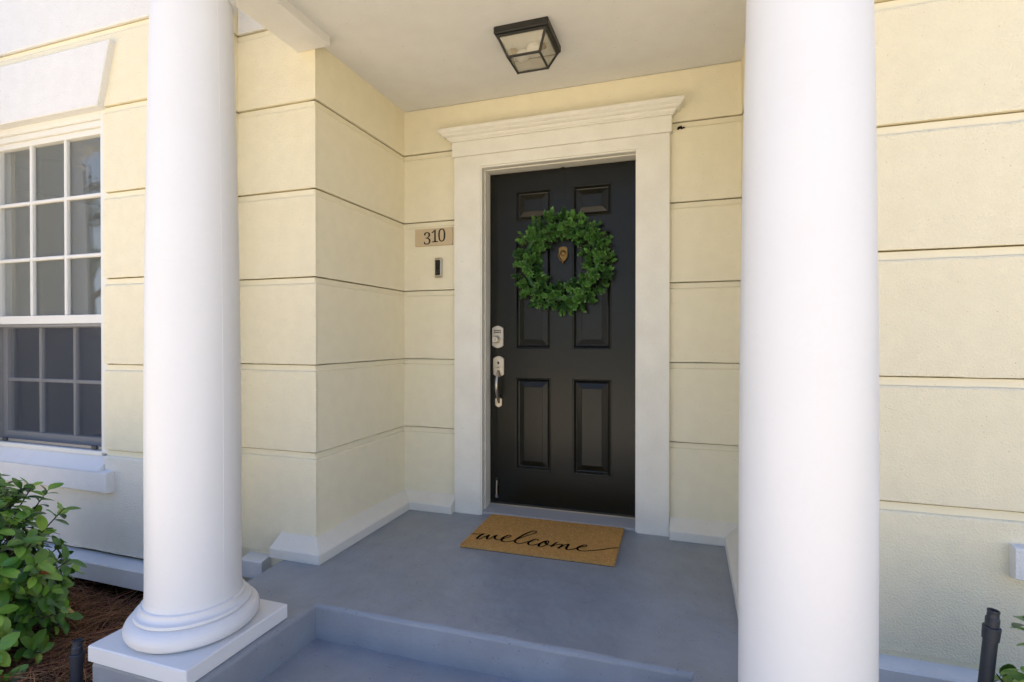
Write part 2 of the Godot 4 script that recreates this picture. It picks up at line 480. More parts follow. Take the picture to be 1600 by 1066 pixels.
# ---------------------------------------------------------------- window
func sash_window(xc: float, zw: float, label: String, group: String) -> void:
	# opening x +-0.497, y 0.46 .. 2.19; all in the window's own axes, z = 0 at the wall face
	var t := thing("sash_window", label, "window", Vector3(xc, 0, zw), group)
	var hw := 0.497
	var fr := MB.new()
	fr.cbox(-hw, -hw + 0.05, 0.47, 2.19, -0.13, -0.018, 0.003)
	fr.cbox(hw - 0.05, hw, 0.47, 2.19, -0.13, -0.018, 0.003)
	fr.cbox(-hw + 0.05, hw - 0.05, 2.150, 2.19, -0.13, -0.018, 0.003)
	fr.cbox(-hw + 0.05, hw - 0.05, 2.118, 2.150, -0.13, -0.030, 0.003)
	fr.cbox(-hw + 0.05, hw - 0.05, 0.455, 0.478, -0.13, -0.020, 0.003)
	part("frame", fr, M.sash, t)
	var x0 := -hw + 0.05
	var x1 := hw - 0.05
	for s in 2:
		var y0 := 1.125 if s == 0 else 0.478
		var y1 := 2.118 if s == 0 else 1.135
		var zf := -0.045 if s == 0 else -0.085        # front of the sash
		var rows := 3 if s == 0 else 2
		var sm := MB.new()
		sm.cbox(x0, x0 + 0.036, y0, y1, zf - 0.035, zf, 0.002)
		sm.cbox(x1 - 0.036, x1, y0, y1, zf - 0.035, zf, 0.002)
		sm.cbox(x0 + 0.036, x1 - 0.036, y1 - 0.03, y1, zf - 0.035, zf, 0.002)
		var rail := 0.045 if s == 0 else 0.05
		sm.cbox(x0 + 0.036, x1 - 0.036, y0, y0 + rail, zf - 0.035, zf, 0.002)
		var sash := part("upper_sash" if s == 0 else "lower_sash", sm, M.sash, t)
		var gx0 := x0 + 0.036
		var gx1 := x1 - 0.036
		var gy0 := y0 + rail
		var gy1 := y1 - 0.03
		for i in range(1, 3):
			var x := lerpf(gx0, gx1, i / 3.0)
			part("muntin", MB.new().cbox(x - 0.0095, x + 0.0095, gy0, gy1, zf - 0.026, zf - 0.003, 0.004), M.sash, sash)
		for j in range(1, rows):
			var y := lerpf(gy0, gy1, float(j) / rows)
			for i in 3:
				var a := lerpf(gx0, gx1, i / 3.0) + (0.0095 if i > 0 else 0.0)
				var b := lerpf(gx0, gx1, (i + 1) / 3.0) - (0.0095 if i < 2 else 0.0)
				part("muntin", MB.new().cbox(a, b, y - 0.0095, y + 0.0095, zf - 0.026, zf - 0.0032, 0.004), M.sash, sash)
		for j in rows:
			for i in 3:
				var a := lerpf(gx0, gx1, i / 3.0)
				var b := lerpf(gx0, gx1, (i + 1) / 3.0)
				var c := lerpf(gy0, gy1, float(j) / rows)
				var d := lerpf(gy0, gy1, float(j + 1) / rows)
				# each pane sits a hair out of true, as panes do
				var k := [0.0006, -0.0004, 0.0003, -0.0007, 0.0002, 0.0005, -0.0002, 0.0004, -0.0005]
				var q: float = k[(j * 3 + i) % 9] * 0.5
				var z := zf - 0.017
				var pm := MB.new()
				pm.quad(Vector3(a, c, z - q), Vector3(b, c, z + q), Vector3(b, d, z + q), Vector3(a, d, z - q))
				pm.quad(Vector3(a, c, z - 0.012 + q), Vector3(b, c, z - 0.012 - q), Vector3(b, d, z - 0.012 - q), Vector3(a, d, z - 0.012 + q))   # double glazed
				part("pane", pm, M.pane, sash)
	# insect screen over the lower half
	var sf := MB.new()
	sf.cbox(x0, x0 + 0.012, 0.48, 1.122, -0.052, -0.040, 0.002)
	sf.cbox(x1 - 0.012, x1, 0.48, 1.122, -0.052, -0.040, 0.002)
	sf.cbox(x0 + 0.012, x1 - 0.012, 1.108, 1.122, -0.052, -0.040, 0.002)
	sf.cbox(x0 + 0.012, x1 - 0.012, 0.48, 0.497, -0.052, -0.040, 0.002)
	var scr := part("insect_screen", sf, M.aluminium, t)
	var net := MB.new()
	net.quad(Vector3(x0 + 0.012, 0.497, -0.046), Vector3(x1 - 0.012, 0.497, -0.046), Vector3(x1 - 0.012, 1.108, -0.046), Vector3(x0 + 0.012, 1.108, -0.046))
	part("mesh", net, M.screen, scr)
	for x in [-0.34, 0.37]:
		part("pull_tab", MB.new().cbox(x - 0.018, x + 0.018, 0.482, 0.500, -0.040, -0.031, 0.002), M.plastic, scr)
	# sill: a sloped ledge inside the opening and the stucco block under it
	var slope := PackedVector2Array([Vector2(-0.12, 0.38), Vector2(0.030, 0.38), Vector2(0.034, 0.384), Vector2(0.034, 0.390), Vector2(0.030, 0.394), Vector2(-0.030, 0.455), Vector2(-0.12, 0.455)])
	var sm2 := MB.new()
	sm2.prism(slope, -hw + 0.002, hw - 0.002)
	var sl := part("sill", sm2, M.white_stucco, t)
	sl.basis = Basis(Vector3(0, 0, 1), Vector3.UP, Vector3(-1, 0, 0))
	var blk := course_block(-hw - 0.066, hw + 0.066, 0.292, 0.392, 0.036, 7)
	part("sill_block", blk, M.white_stucco, t)
	# flat arch over the opening, wider at the top
	var arch := MB.new()
	var b := 0.004
	var o := [Vector2(-hw - 0.002, 2.186), Vector2(hw + 0.002, 2.186), Vector2(hw + 0.09, 2.493), Vector2(-hw - 0.09, 2.493)]
	var i2 := [Vector2(-hw + b, 2.186 + b), Vector2(hw - b, 2.186 + b), Vector2(hw + 0.09 - b * 1.2, 2.493 - b), Vector2(-hw - 0.09 + b * 1.2, 2.493 - b)]
	for e in 4:
		var p: Vector2 = o[e]
		var q: Vector2 = o[(e + 1) % 4]
		var p2: Vector2 = i2[e]
		var q2: Vector2 = i2[(e + 1) % 4]
		arch.quad(Vector3(p.x, p.y, -0.03), Vector3(q.x, q.y, -0.03), Vector3(q.x, q.y, 0.029), Vector3(p.x, p.y, 0.029))
		arch.quad(Vector3(p.x, p.y, 0.029), Vector3(q.x, q.y, 0.029), Vector3(q2.x, q2.y, 0.033), Vector3(p2.x, p2.y, 0.033))
	arch.quad(Vector3(i2[0].x, i2[0].y, 0.033), Vector3(i2[1].x, i2[1].y, 0.033), Vector3(i2[2].x, i2[2].y, 0.033), Vector3(i2[3].x, i2[3].y, 0.033))
	part("lintel", arch, M.white_stucco, t)

# a stucco block with a chipped lower edge
func course_block(x0: float, x1: float, y0: float, y1: float, z1: float, seed_: int) -> MB:
	var f := FastNoiseLite.new()
	f.seed = seed_
	f.frequency = 9.0
	var mb := MB.new()
	var segs := 40
	var rows := []
	for i in segs + 1:
		var x := lerpf(x0, x1, float(i) / segs)
		var a := f.get_noise_1d(x) * 0.004
		rows.append([Vector3(x, y0, -0.02), Vector3(x, y0 + a, z1 - 0.004), Vector3(x, y0 + a + 0.004, z1), Vector3(x, y1 - 0.004, z1), Vector3(x, y1, z1 - 0.004), Vector3(x, y1 + 0.006, -0.02)])
	for i in segs:
		for k in 5: mb.quad(rows[i][k], rows[i + 1][k], rows[i + 1][k + 1], rows[i][k + 1])
	for e in [[0, -1], [segs, 1]]:
		var r: Array = rows[e[0]]
		for k in range(1, 5):
			if e[1] > 0: mb.tri(r[0], r[k], r[k + 1])
			else: mb.tri(r[0], r[k + 1], r[k])
	return mb

# ---------------------------------------------------------------- slab with a rounded, slightly uneven edge
func slab(poly: PackedVector2Array, top: float, bottom: float, r: float, seed_: int, rough: float) -> MB:
	var f := FastNoiseLite.new()
	f.seed = seed_
	f.frequency = 7.0
	if not Geometry2D.is_polygon_clockwise(poly): poly.reverse()     # as x,z seen from above
	var pts := []
	var nrm := []
	var cnt := poly.size()
	for i in cnt:
		var a := poly[i]
		var b := poly[(i + 1) % cnt]
		var z := poly[(i - 1 + cnt) % cnt]
		var d1 := (a - z).normalized()
		var d2 := (b - a).normalized()
		var n1 := Vector2(-d1.y, d1.x)
		var n2 := Vector2(-d2.y, d2.x)
		var k := int(maxf(1, (b - a).length() / 0.06))
		for j in k:
			pts.append(a.lerp(b, float(j) / k))
			if j == 0: nrm.append((n1 + n2) / (1.0 + n1.dot(n2)))
			else: nrm.append(n2)
	# outward must point away from the inside
	var test: Vector2 = pts[1] + nrm[1] * 0.001
	if Geometry2D.is_point_in_polygon(test, poly):
		for i in nrm.size(): nrm[i] = -nrm[i]
	var mb := MB.new()
	var lv := [[0.0, r], [0.0, 0.0]]
	lv = []
	for i in 5:
		var a := PI / 2 * i / 4.0
		lv.append([r * (1 - sin(a)), r * (1 - cos(a))])       # inset, drop
	for i in 4: lv.append([0.0, lerpf(r, top - bottom, (i + 1) / 4.0)])
	var rings := []
	for l in lv:
		var ring := []
		for i in pts.size():
			var p: Vector2 = pts[i]
			var u := f.get_noise_3d(p.x * 1.0, l[1] * 1.5, p.y * 1.0) * rough
			var q: Vector2 = p - nrm[i] * (l[0] - u)
			ring.append(Vector3(q.x, top - l[1] + (u * 0.5 if l[1] > 0 and l[1] <= r else 0.0), q.y))
		rings.append(ring)
	for li in rings.size() - 1:
		for i in pts.size():
			var j := (i + 1) % pts.size()
			var a: Vector3 = rings[li][i]
			var b: Vector3 = rings[li][j]
			var c: Vector3 = rings[li + 1][j]
			var d: Vector3 = rings[li + 1][i]
			var out: Vector2 = nrm[i]
			if (b - d).cross(a - c).dot(Vector3(out.x, 0.3, out.y)) > 0: mb.quad(d, c, b, a)
			else: mb.quad(a, b, c, d)
	var tp := PackedVector2Array()
	for p: Vector3 in rings[0]: tp.append(Vector2(p.x, p.z))
	var ix := Geometry2D.triangulate_polygon(tp)
	for i in range(0, ix.size(), 3):
		var a: Vector3 = rings[0][ix[i]]
		var b: Vector3 = rings[0][ix[i + 1]]
		var c: Vector3 = rings[0][ix[i + 2]]
		if (b - a).cross(c - a).y > 0: mb.tri(a, b, c)
		else: mb.tri(a, c, b)
	return mb

# ---------------------------------------------------------------- leaves
func leaf_mesh(len_: float, wid: float, fold: float, curl: float) -> ArrayMesh:   # grows along +y, face to +z
	var mb := MB.new()
	leaf_into(mb, Transform3D.IDENTITY, len_, wid, fold, curl)
	return mb.mesh()

func leaf_into(mb: MB, tr: Transform3D, len_: float, wid: float, fold: float, curl: float) -> void:
	var prof := [0.05, 0.72, 1.0, 0.88, 0.5, 0.0]
	var at := [0.0, 0.22, 0.45, 0.68, 0.88, 1.0]
	for i in 5:
		var q := []
		for e in [i, i + 1]:
			var y: float = at[e] * len_
			var w: float = prof[e] * wid * 0.5
			var z: float = -curl * at[e] * at[e] * len_
			q.append([Vector3(-w, y, z + fold * w), Vector3(0, y, z), Vector3(w, y, z + fold * w), 2.0 * curl * at[e]])
		for s in [0, 1]:
			var sx := -1.0 if s == 0 else 1.0
			var na := (tr.basis * Vector3(-sx * fold, q[0][3], 1).normalized())
			var nb := (tr.basis * Vector3(-sx * fold, q[1][3], 1).normalized())
			if i == 4: mb.trin(tr * q[0][s], tr * q[0][s + 1], tr * q[1][1], na, na, nb)
			else: mb.quadn(tr * q[0][s], tr * q[0][s + 1], tr * q[1][s + 1], tr * q[1][s], na, na, nb, nb)

func facing(dir: Vector3, up: Vector3) -> Basis:    # y along dir, z as near to up as it can be
	var y := dir.normalized()
	var x := y.cross(up)
	if x.length() < 0.01: x = y.cross(Vector3(0.3, 0.1, 0.9))
	x = x.normalized()
	return Basis(x, y, x.cross(y))

func rand_dir(r: RandomNumberGenerator) -> Vector3:
	return Vector3(r.randfn(), r.randfn(), r.randfn()).normalized()

# tips: where the twigs end; every tip carries a rosette of leaves
func shrub(at: Vector3, radius: Vector3, tips: int, singles: int, seed_: int, label: String) -> void:
	var t := thing("leafy_shrub", label, "shrub", at, "evergreen shrubs in the pine straw beds")
	var r := RandomNumberGenerator.new()
	r.seed = seed_
	var kinds := [leaf_mesh(0.068, 0.040, 0.18, 0.16), leaf_mesh(0.058, 0.035, 0.25, 0.28), leaf_mesh(0.076, 0.043, 0.14, 0.22), leaf_mesh(0.047, 0.029, 0.3, 0.1)]
	var spots := []
	for b in 9:                                          # main branches
		var d := Vector3(r.randf_range(-1, 1), r.randf_range(0.5, 1.3), r.randf_range(-1, 1)).normalized()
		var end := d * radius * 0.8
		var mid := end * 0.5 + rand_dir(r) * 0.04
		part("branch", MB.new().tube([Vector3(d.x * 0.03, -0.10, d.z * 0.03), mid * 0.5, mid, end], [0.010, 0.008, 0.006, 0.003], 6), M.stem, t)
	var twigs := MB.new()
	var rest := [MB.new(), MB.new(), MB.new(), MB.new()]
	var all := []
	for i in tips:
		var d := rand_dir(r)
		d.y = absf(d.y) * 1.2 - 0.5
		d = d.normalized()
		var f := pow(r.randf_range(0.25, 1.0), 0.5) * r.randf_range(0.86, 1.06)
		var p := d * radius * f + Vector3(0, radius.y * 0.25, 0)
		var out := (d + Vector3(0, 0.45, 0)).normalized()
		var back := p - out * r.randf_range(0.06, 0.14)
		twigs.tube([back * 0.92, back.lerp(p, 0.6), p], [0.0032, 0.0025, 0.0018], 5)
		var n := r.randi_range(5, 8)
		var a0 := r.randf() * TAU
		var side := out.cross(Vector3(0.2, 0.9, 0.3)).normalized()
		for k in n:
			var a := a0 + k * 2.4
			var ring := side.rotated(out, a)
			var ld := (ring + out * r.randf_range(0.15, 0.9)).normalized()
			var pos := p - out * (k * 0.009)
			all.append([f + r.randf() * 0.1, Transform3D(facing(ld, out + Vector3(0, 0.5, 0)) * r.randf_range(0.62, 1.08), pos), r.randi_range(0, 3), r.randf()])
	all.sort_custom(func(a, b): return a[0] > b[0])
	for i in all.size():
		var l: Array = all[i]
		var pick: float = l[3]
		var mi := 0 if pick < 0.32 else (1 if pick < 0.68 else (2 if pick < 0.86 else 3))
		if i < singles:
			var m: Material = M.leaf[mi]
			if pick > 0.992: m = M.leaf_turned[0]
			elif pick > 0.982: m = M.leaf_turned[1]
			var o := part("leaf", kinds[l[2]], m, t)
			o.transform = l[1]
		else:
			var s: Array = [[0.068, 0.040, 0.18, 0.16], [0.058, 0.035, 0.25, 0.28], [0.076, 0.043, 0.14, 0.22], [0.047, 0.029, 0.3, 0.1]][l[2]]
			leaf_into(rest[mi], l[1], s[0], s[1], s[2], s[3])
	part("twigs", twigs, M.stem, t)
	for i in 4:
		if rest[i].v.size() > 0:
			var o := part("foliage", rest[i], M.leaf[i], t)
			o.set_meta("kind", "stuff")

func tree(at: Vector3, h: float, crown: Vector3, seed_: int, clumps_: int, label: String) -> void:
	var t := thing("shade_tree", label, "tree", at, "trees across the lawn")
	var r := RandomNumberGenerator.new()
	r.seed = seed_
	var tr := MB.new()
	tr.tube([Vector3(0, -0.3, 0), Vector3(0.05, h * 0.2, 0), Vector3(-0.08, h * 0.4, 0.05), Vector3(0.05, h * 0.75, 0)], [0.30, 0.22, 0.17, 0.06], 10)
	for i in 9:
		var a := i * 2.4
		var s := Vector3(0, h * (0.30 + 0.045 * i), 0)
		var e := s + Vector3(cos(a) * crown.x * 0.75, h * 0.16, sin(a) * crown.z * 0.75)
		tr.tube([s, s.lerp(e, 0.5) + Vector3(0, -0.15, 0), e], [0.09, 0.06, 0.02], 6)
	part("trunk", tr, M.bark, t)
	var cr := MB.new()
	var clumps := []
	for i in clumps_:
		var d := rand_dir(r) * pow(r.randf(), 0.4)
		clumps.append([Vector3(0, h * 0.66, 0) + d * crown, r.randf_range(0.3, 0.65)])
	for c in clumps:
		for i in 80:
			var p: Vector3 = c[0] + rand_dir(r) * c[1] * pow(r.randf(), 0.5)
			leaf_into_small(cr, Transform3D(facing(rand_dir(r), Vector3.UP) * r.randf_range(0.10, 0.2), p))
	var o := part("crown", cr, M.tree_leaf, t)
	o.set_meta("kind", "stuff")

func leaf_into_small(mb: MB, tr: Transform3D) -> void:
	mb.tri(tr * Vector3(-0.3, 0.4, 0.05), tr * Vector3(0, 0, 0), tr * Vector3(0, 1, 0))
	mb.tri(tr * Vector3(0, 0, 0), tr * Vector3(0.3, 0.4, 0.05), tr * Vector3(0, 1, 0))

# ---------------------------------------------------------------- scene
func _ready() -> void:
	rng.seed = 4242
	var cam := Camera3D.new()
	cam.name = "camera"
	cam.position = Vector3(1.684, 1.049, 2.915)
	cam.rotation = Vector3(-0.0056, 0.3217, 0.0)
	cam.fov = 66.08
	cam.near = 0.02
	cam.far = 400.0
	add_child(cam)
	cam.current = true
	var sm := ProceduralSkyMaterial.new()
	sm.sky_top_color = Color(0.32, 0.46, 0.72)
	sm.sky_horizon_color = Color(0.89, 0.945, 1.0)
	sm.sky_curve = 0.24
	sm.ground_bottom_color = Color(0.35, 0.34, 0.30)
	sm.ground_horizon_color = Color(0.60, 0.62, 0.60)
	sm.sky_energy_multiplier = 0.78
	var sky := Sky.new()
	sky.sky_material = sm
	var env := Environment.new()
	env.background_mode = Environment.BG_SKY
	env.sky = sky
	env.tonemap_mode = Environment.TONE_MAPPER_LINEAR
	env.tonemap_exposure = 3.6
	env.sdfgi_enabled = true
	env.ssao_enabled = true
	env.ssil_enabled = true
	var we := WorldEnvironment.new()
	we.name = "environment"
	we.environment = env
	add_child(we)
	var sun := DirectionalLight3D.new()
	sun.name = "sun"
	sun.light_energy = 1.6
	sun.light_color = Color(1.0, 0.955, 0.88)
	sun.light_angular_distance = 0.5
	sun.shadow_enabled = true
	add_child(sun)
	sun.look_at_from_position(Vector3(1.2, 12, -3.0), Vector3.ZERO, Vector3.UP)   # the sun stands behind the house
	make_materials()
	build_ground()
	build_house()
	build_door()
	build_things()
	build_garden()

# ---------------------------------------------------------------- ground
func build_ground() -> void:
	var g := MB.new()
	g.quad(Vector3(-60, -0.34, 60), Vector3(60, -0.34, 60), Vector3(60, -0.34, -30), Vector3(-60, -0.34, -30))
	setting("lawn", g, M.lawn)
	setting("path", slab(PackedVector2Array([Vector2(0.1, 2.1), Vector2(2.0, 2.1), Vector2(2.0, 11.0), Vector2(0.1, 11.0)]), -0.27, -0.36, 0.012, 3, 0.002), M.concrete)
	setting("added_driveway", slab(PackedVector2Array([Vector2(2.02, 2.72), Vector2(13, 2.72), Vector2(13, 11.0), Vector2(2.02, 11.0)]), -0.272, -0.36, 0.012, 5, 0.0), M.bounce_paving)  # unseen paving, added to bounce warm sunlight into the porch
	setting("added_forecourt", slab(PackedVector2Array([Vector2(-13, 2.72), Vector2(0.08, 2.72), Vector2(0.08, 11.0), Vector2(-13, 11.0)]), -0.272, -0.36, 0.012, 6, 0.0), M.bounce_paving)  # added out of view so its sunlit surface brightens the lower walls
	setting("pavement", slab(PackedVector2Array([Vector2(-40, 11.02), Vector2(40, 11.02), Vector2(40, 12.6), Vector2(-40, 12.6)]), -0.27, -0.36, 0.012, 4, 0.0), M.concrete)
	setting("road", MB.new().box(-40, 40, -0.5, -0.335, 12.75, 19.5), M.roofing)
	# porch floor with the recess for the step
	var p := PackedVector2Array([Vector2(-0.12, -0.10), Vector2(-0.13, 1.0), Vector2(-0.12, 1.22), Vector2(-0.145, 1.30), Vector2(-0.145, 1.735), Vector2(0.282, 1.735), Vector2(0.300, 1.205), Vector2(1.70, 1.188), Vector2(1.72, 1.735), Vector2(2.145, 1.735), Vector2(2.145, -0.10)])
	setting("porch_floor", slab(p, 0.0, -0.42, 0.016, 11, 0.006), M.floor)
	var s := PackedVector2Array([Vector2(0.25, 1.10), Vector2(0.25, 1.72), Vector2(1.76, 1.72), Vector2(1.76, 1.10)])
	setting("porch_step", slab(s, -0.135, -0.42, 0.014, 12, 0.005), M.floor)
	setting("porch_landing", slab(PackedVector2Array([Vector2(0.1, 1.70), Vector2(0.1, 2.09), Vector2(2.0, 2.09), Vector2(2.0, 1.70)]), -0.27, -0.42, 0.012, 13, 0.003), M.concrete)
	# planting beds on both sides of the porch
	for side in [-1, 1]:
		var mb := MB.new()
		var f := FastNoiseLite.new()
		f.seed = 77 + side
		f.frequency = 1.6
		var x0 := -5.0 if side < 0 else 2.12
		var x1 := -0.13 if side < 0 else 5.0
		var z0 := 0.86 if side > 0 else 0.8
		var nx := 60
		var nz := 30
		var h := func(i: int, j: int) -> Vector3:
			var x := lerpf(x0, x1, float(i) / nx)
			var z := lerpf(z0, 2.6, float(j) / nz)
			return Vector3(x, bed_height(x, z), z)
		for i in nx:
			for j in nz:
				mb.quad(h.call(i, j + 1), h.call(i + 1, j + 1), h.call(i + 1, j), h.call(i, j))
		setting("planting_bed", mb, M.soil)

var bed_noise: FastNoiseLite
func bed_height(x: float, z: float) -> float:
	if bed_noise == null:
		bed_noise = FastNoiseLite.new()
		bed_noise.seed = 5
		bed_noise.frequency = 2.2
	var edge := clampf((2.6 - z) / 0.5, 0, 1)
	return lerpf(-0.36, -0.205 + bed_noise.get_noise_2d(x, z) * 0.035, edge * edge * (3 - 2 * edge))

# ---------------------------------------------------------------- house
func build_house() -> void:
	var h := thing("house", "cream stucco townhouse front with grooved courses and a white recessed porch", "house")
	var g := GR
	# back wall of the porch, the door opening left free
	var rows := []
	for b in bands(CEIL, 0.0, [[0.0, 0.40], [1.55, 1.947]]): rows.append(b)
	rows[0] = [JA, CEIL, [[0.0, 0.36], [1.59, 1.947]]]
	rows.append([2.235, CEIL, [[0.36, 1.59]], 0.0])
	wall(h, Vector3(0, 0, -g), 0, [[-0.2, 0.50, -0.1, 2.62], [1.45, 2.15, -0.1, 2.62], [0.50, 1.45, 2.08, 2.62]], rows, M.smooth_stucco)
	# left side of the porch (faces +x) and right side (faces -x)
	wall(h, Vector3(-g, 0, ZP - g), PI / 2, [[0.003, ZP, -0.1, 2.60, -1]], bands(2.60, 0.0, [[0.0, ZP]]), M.smooth_stucco)
	wall(h, Vector3(1.947 + g, 0, 0), -PI / 2, [[0.0, ZP - g - 0.003, -0.1, 2.60, 1]], bands(2.60, 0.0, [[-0.02, ZP - g]]), M.smooth_stucco)
	# pier between porch and window bay
	wall(h, Vector3(-0.47, 0, ZP - g), 0, [[-0.15, 0.47 - g - 0.003, -0.4, 3.0, 1]], bands(JT - GH, -0.012, [[0.0, 0.47]]) + [[JT, 3.0, [[0.0, 0.47]]]], M.stucco)
	# return of the bay (faces +x)
	wall(h, Vector3(-0.47 - g, 0, ZW - g), PI / 2, [[0.003, 0.3, -0.4, 3.0, -1]], bands(JT - GH, -0.018, [[0.0, ZW - ZP + 0.02]]) + [[JT, 3.0, [[0.0, ZW - ZP + 0.02]]]], M.stucco)
	# window bay: local x = world x + 5
	var l := -2.05 + 5
	var r := -1.056 + 5
	var e := 5 - 0.47
	var bay := []
	for b in bands(JT - GH, -0.018, [[0.0, l], [r, e]]): bay.append(b)
	bay[0] = [JA, JT - GH, [[0.0, e]]]
	var low := [[-0.014, JE - GH, [[0.0, l], [r, e]], 2.5], [-0.014, 0.390, [[l, r]], 2.5]]
	bay.remove_at(5)
	wall(h, Vector3(-5, 0, ZW - g), 0, [[0, l, 0.0, 3.0], [r, e - g - 0.003, 0.0, 3.0, 1], [l, r, 0.0, 0.385], [l, r, 2.188, 3.0]], bay, M.stucco)
	for q in low:
		for sp in q[2]: part("stucco_course", course_mesh(sp[0], sp[1], q[0], q[1], 77, 2.5), M.base_stucco, h.get_child(h.get_child_count() - 1))
	part("foundation", MB.new().box(-5, -0.53, -0.45, -0.001, ZW - 0.3, ZW - 0.06), M.concrete, h)
	# right wall: local x = world x - 1.947
	var a := 2.726 - 1.947
	var c := 3.720 - 1.947
	var rw := []
	for b in bands(JT - GH, -0.012, [[0.0, a], [c, 3.4]]): rw.append(b)
	rw[0] = [JA, JT - GH, [[0.0, 3.4]]]
	rw[5] = [-0.012, JE - GH, [[0.0, a], [c, 3.4]]]
	rw.append([-0.012, 0.390, [[a, c]]])
	rw.append([JT, 3.0, [[0.0, 3.4]]])
	wall(h, Vector3(1.947, 0, ZP - g), 0, [[g + 0.003, a, -0.4, 3.0, -1], [c, 3.4, -0.4, 3.0], [a, c, -0.4, 0.385], [a, c, 2.188, 3.0]], rw, M.stucco)
	# white band above the courses
	part("frieze", MB.new().cbox(-5, -0.47, JT, 3.0, ZW - g - 0.001, ZW + 0.006, 0.004), M.white_stucco, h)
	part("frieze", MB.new().cbox(-0.465, 0.0, JT, 3.0, ZP - 0.01, ZP + 0.006, 0.004), M.white_stucco, h)
	# skirting of the porch
	skirting(h, Vector3(-0.205, 0, ZP - g), 0, 0.205, 0.0, 1.0)
	skirting(h, Vector3(-g, 0, ZP), PI / 2, ZP, 1.0, -1.0)
	skirting(h, Vector3(0.0, 0, -g), 0, 0.356, -1.0, 0.0)
	skirting(h, Vector3(1.60, 0, -g), 0, 0.347, 0.0, -1.0)
	skirting(h, Vector3(1.947 + g, 0, 0), -PI / 2, ZP, -1.0, 1.0)
	skirting(h, Vector3(1.947, 0, ZP - g), 0, 0.21, 1.0, 0.0)
	# white boards at the foot of the outer walls
	water_table(h, Vector3(-5, 0, ZW), 0, 0.0, 4.53 + 0.058, 0.058)
	water_table(h, Vector3(-0.47, 0, ZP), 0, 0.06, 0.19, 0.05)
	water_table(h, Vector3(2.16, 0, ZP), 0, 0.0, 3.1, 0.05)
	# porch ceiling, beams and the flat roof over them
	part("porch_ceiling", MB.new().box(-0.05, 2.0, CEIL, 2.60, -0.15, 1.60), M.ceiling, h)
	for x in [-0.004, 1.951]:
		part("beam", MB.new().cbox(x - 0.093, x + 0.093, 2.425, 2.90, ZP + 0.002, 1.72, 0.003), M.white, h)
	part("beam", MB.new().cbox(0.090, 1.857, 2.427, 2.898, 1.442, 1.628, 0.003), M.white, h)
	part("porch_roof", MB.new().cbox(-0.30, 2.25, 2.90, 3.02, ZP + 0.01, 1.92, 0.01), M.white, h)
	# the rest of the building: upper storey, sides, roof, rooms
	part("upper_wall", MB.new().box(-5, 5.34, 3.0, 5.4, ZP - 0.2, ZP), M.stucco, h)
	part("upper_wall", MB.new().box(-5, -0.47, 3.0, 5.4, ZP, ZW), M.stucco, h)
	part("side_wall", MB.new().box(-5.2, -5.0, -0.4, 5.4, -8, ZW), M.stucco, h)
	part("side_wall", MB.new().box(5.342, 5.54, -0.4, 5.4, -8, ZP), M.stucco, h)
	part("rear_wall", MB.new().box(-5.2, 5.54, -0.4, 5.4, -8.2, -8), M.stucco, h)
	part("roof", MB.new().box(-5.4, 5.7, 5.4, 5.6, -8.4, 1.2), M.roofing, h)
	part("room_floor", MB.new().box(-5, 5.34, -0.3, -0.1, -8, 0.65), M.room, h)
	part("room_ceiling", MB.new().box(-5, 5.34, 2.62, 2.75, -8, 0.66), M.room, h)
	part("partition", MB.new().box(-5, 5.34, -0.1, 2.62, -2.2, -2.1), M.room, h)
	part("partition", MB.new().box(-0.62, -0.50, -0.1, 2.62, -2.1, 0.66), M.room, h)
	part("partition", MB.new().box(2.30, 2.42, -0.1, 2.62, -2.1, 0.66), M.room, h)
	# columns
	column(Vector3(0.055, 0, 1.532), "smooth white round column on a square plinth beside the leafy shrub and bay window", "porch columns", 0.144)
	column(Vector3(1.948, 0, 1.532), "smooth white round column at the end of the porch by the blank right wall", "porch columns", 0.141)
	sash_window(-1.553, ZW, "white fifteen-pane sash window with insect screen in the projecting bay behind the shrub", "sash windows")
	sash_window(3.223, ZP, "white sash window with stucco sill in the wall beyond the tilted black riser pipe", "sash windows")

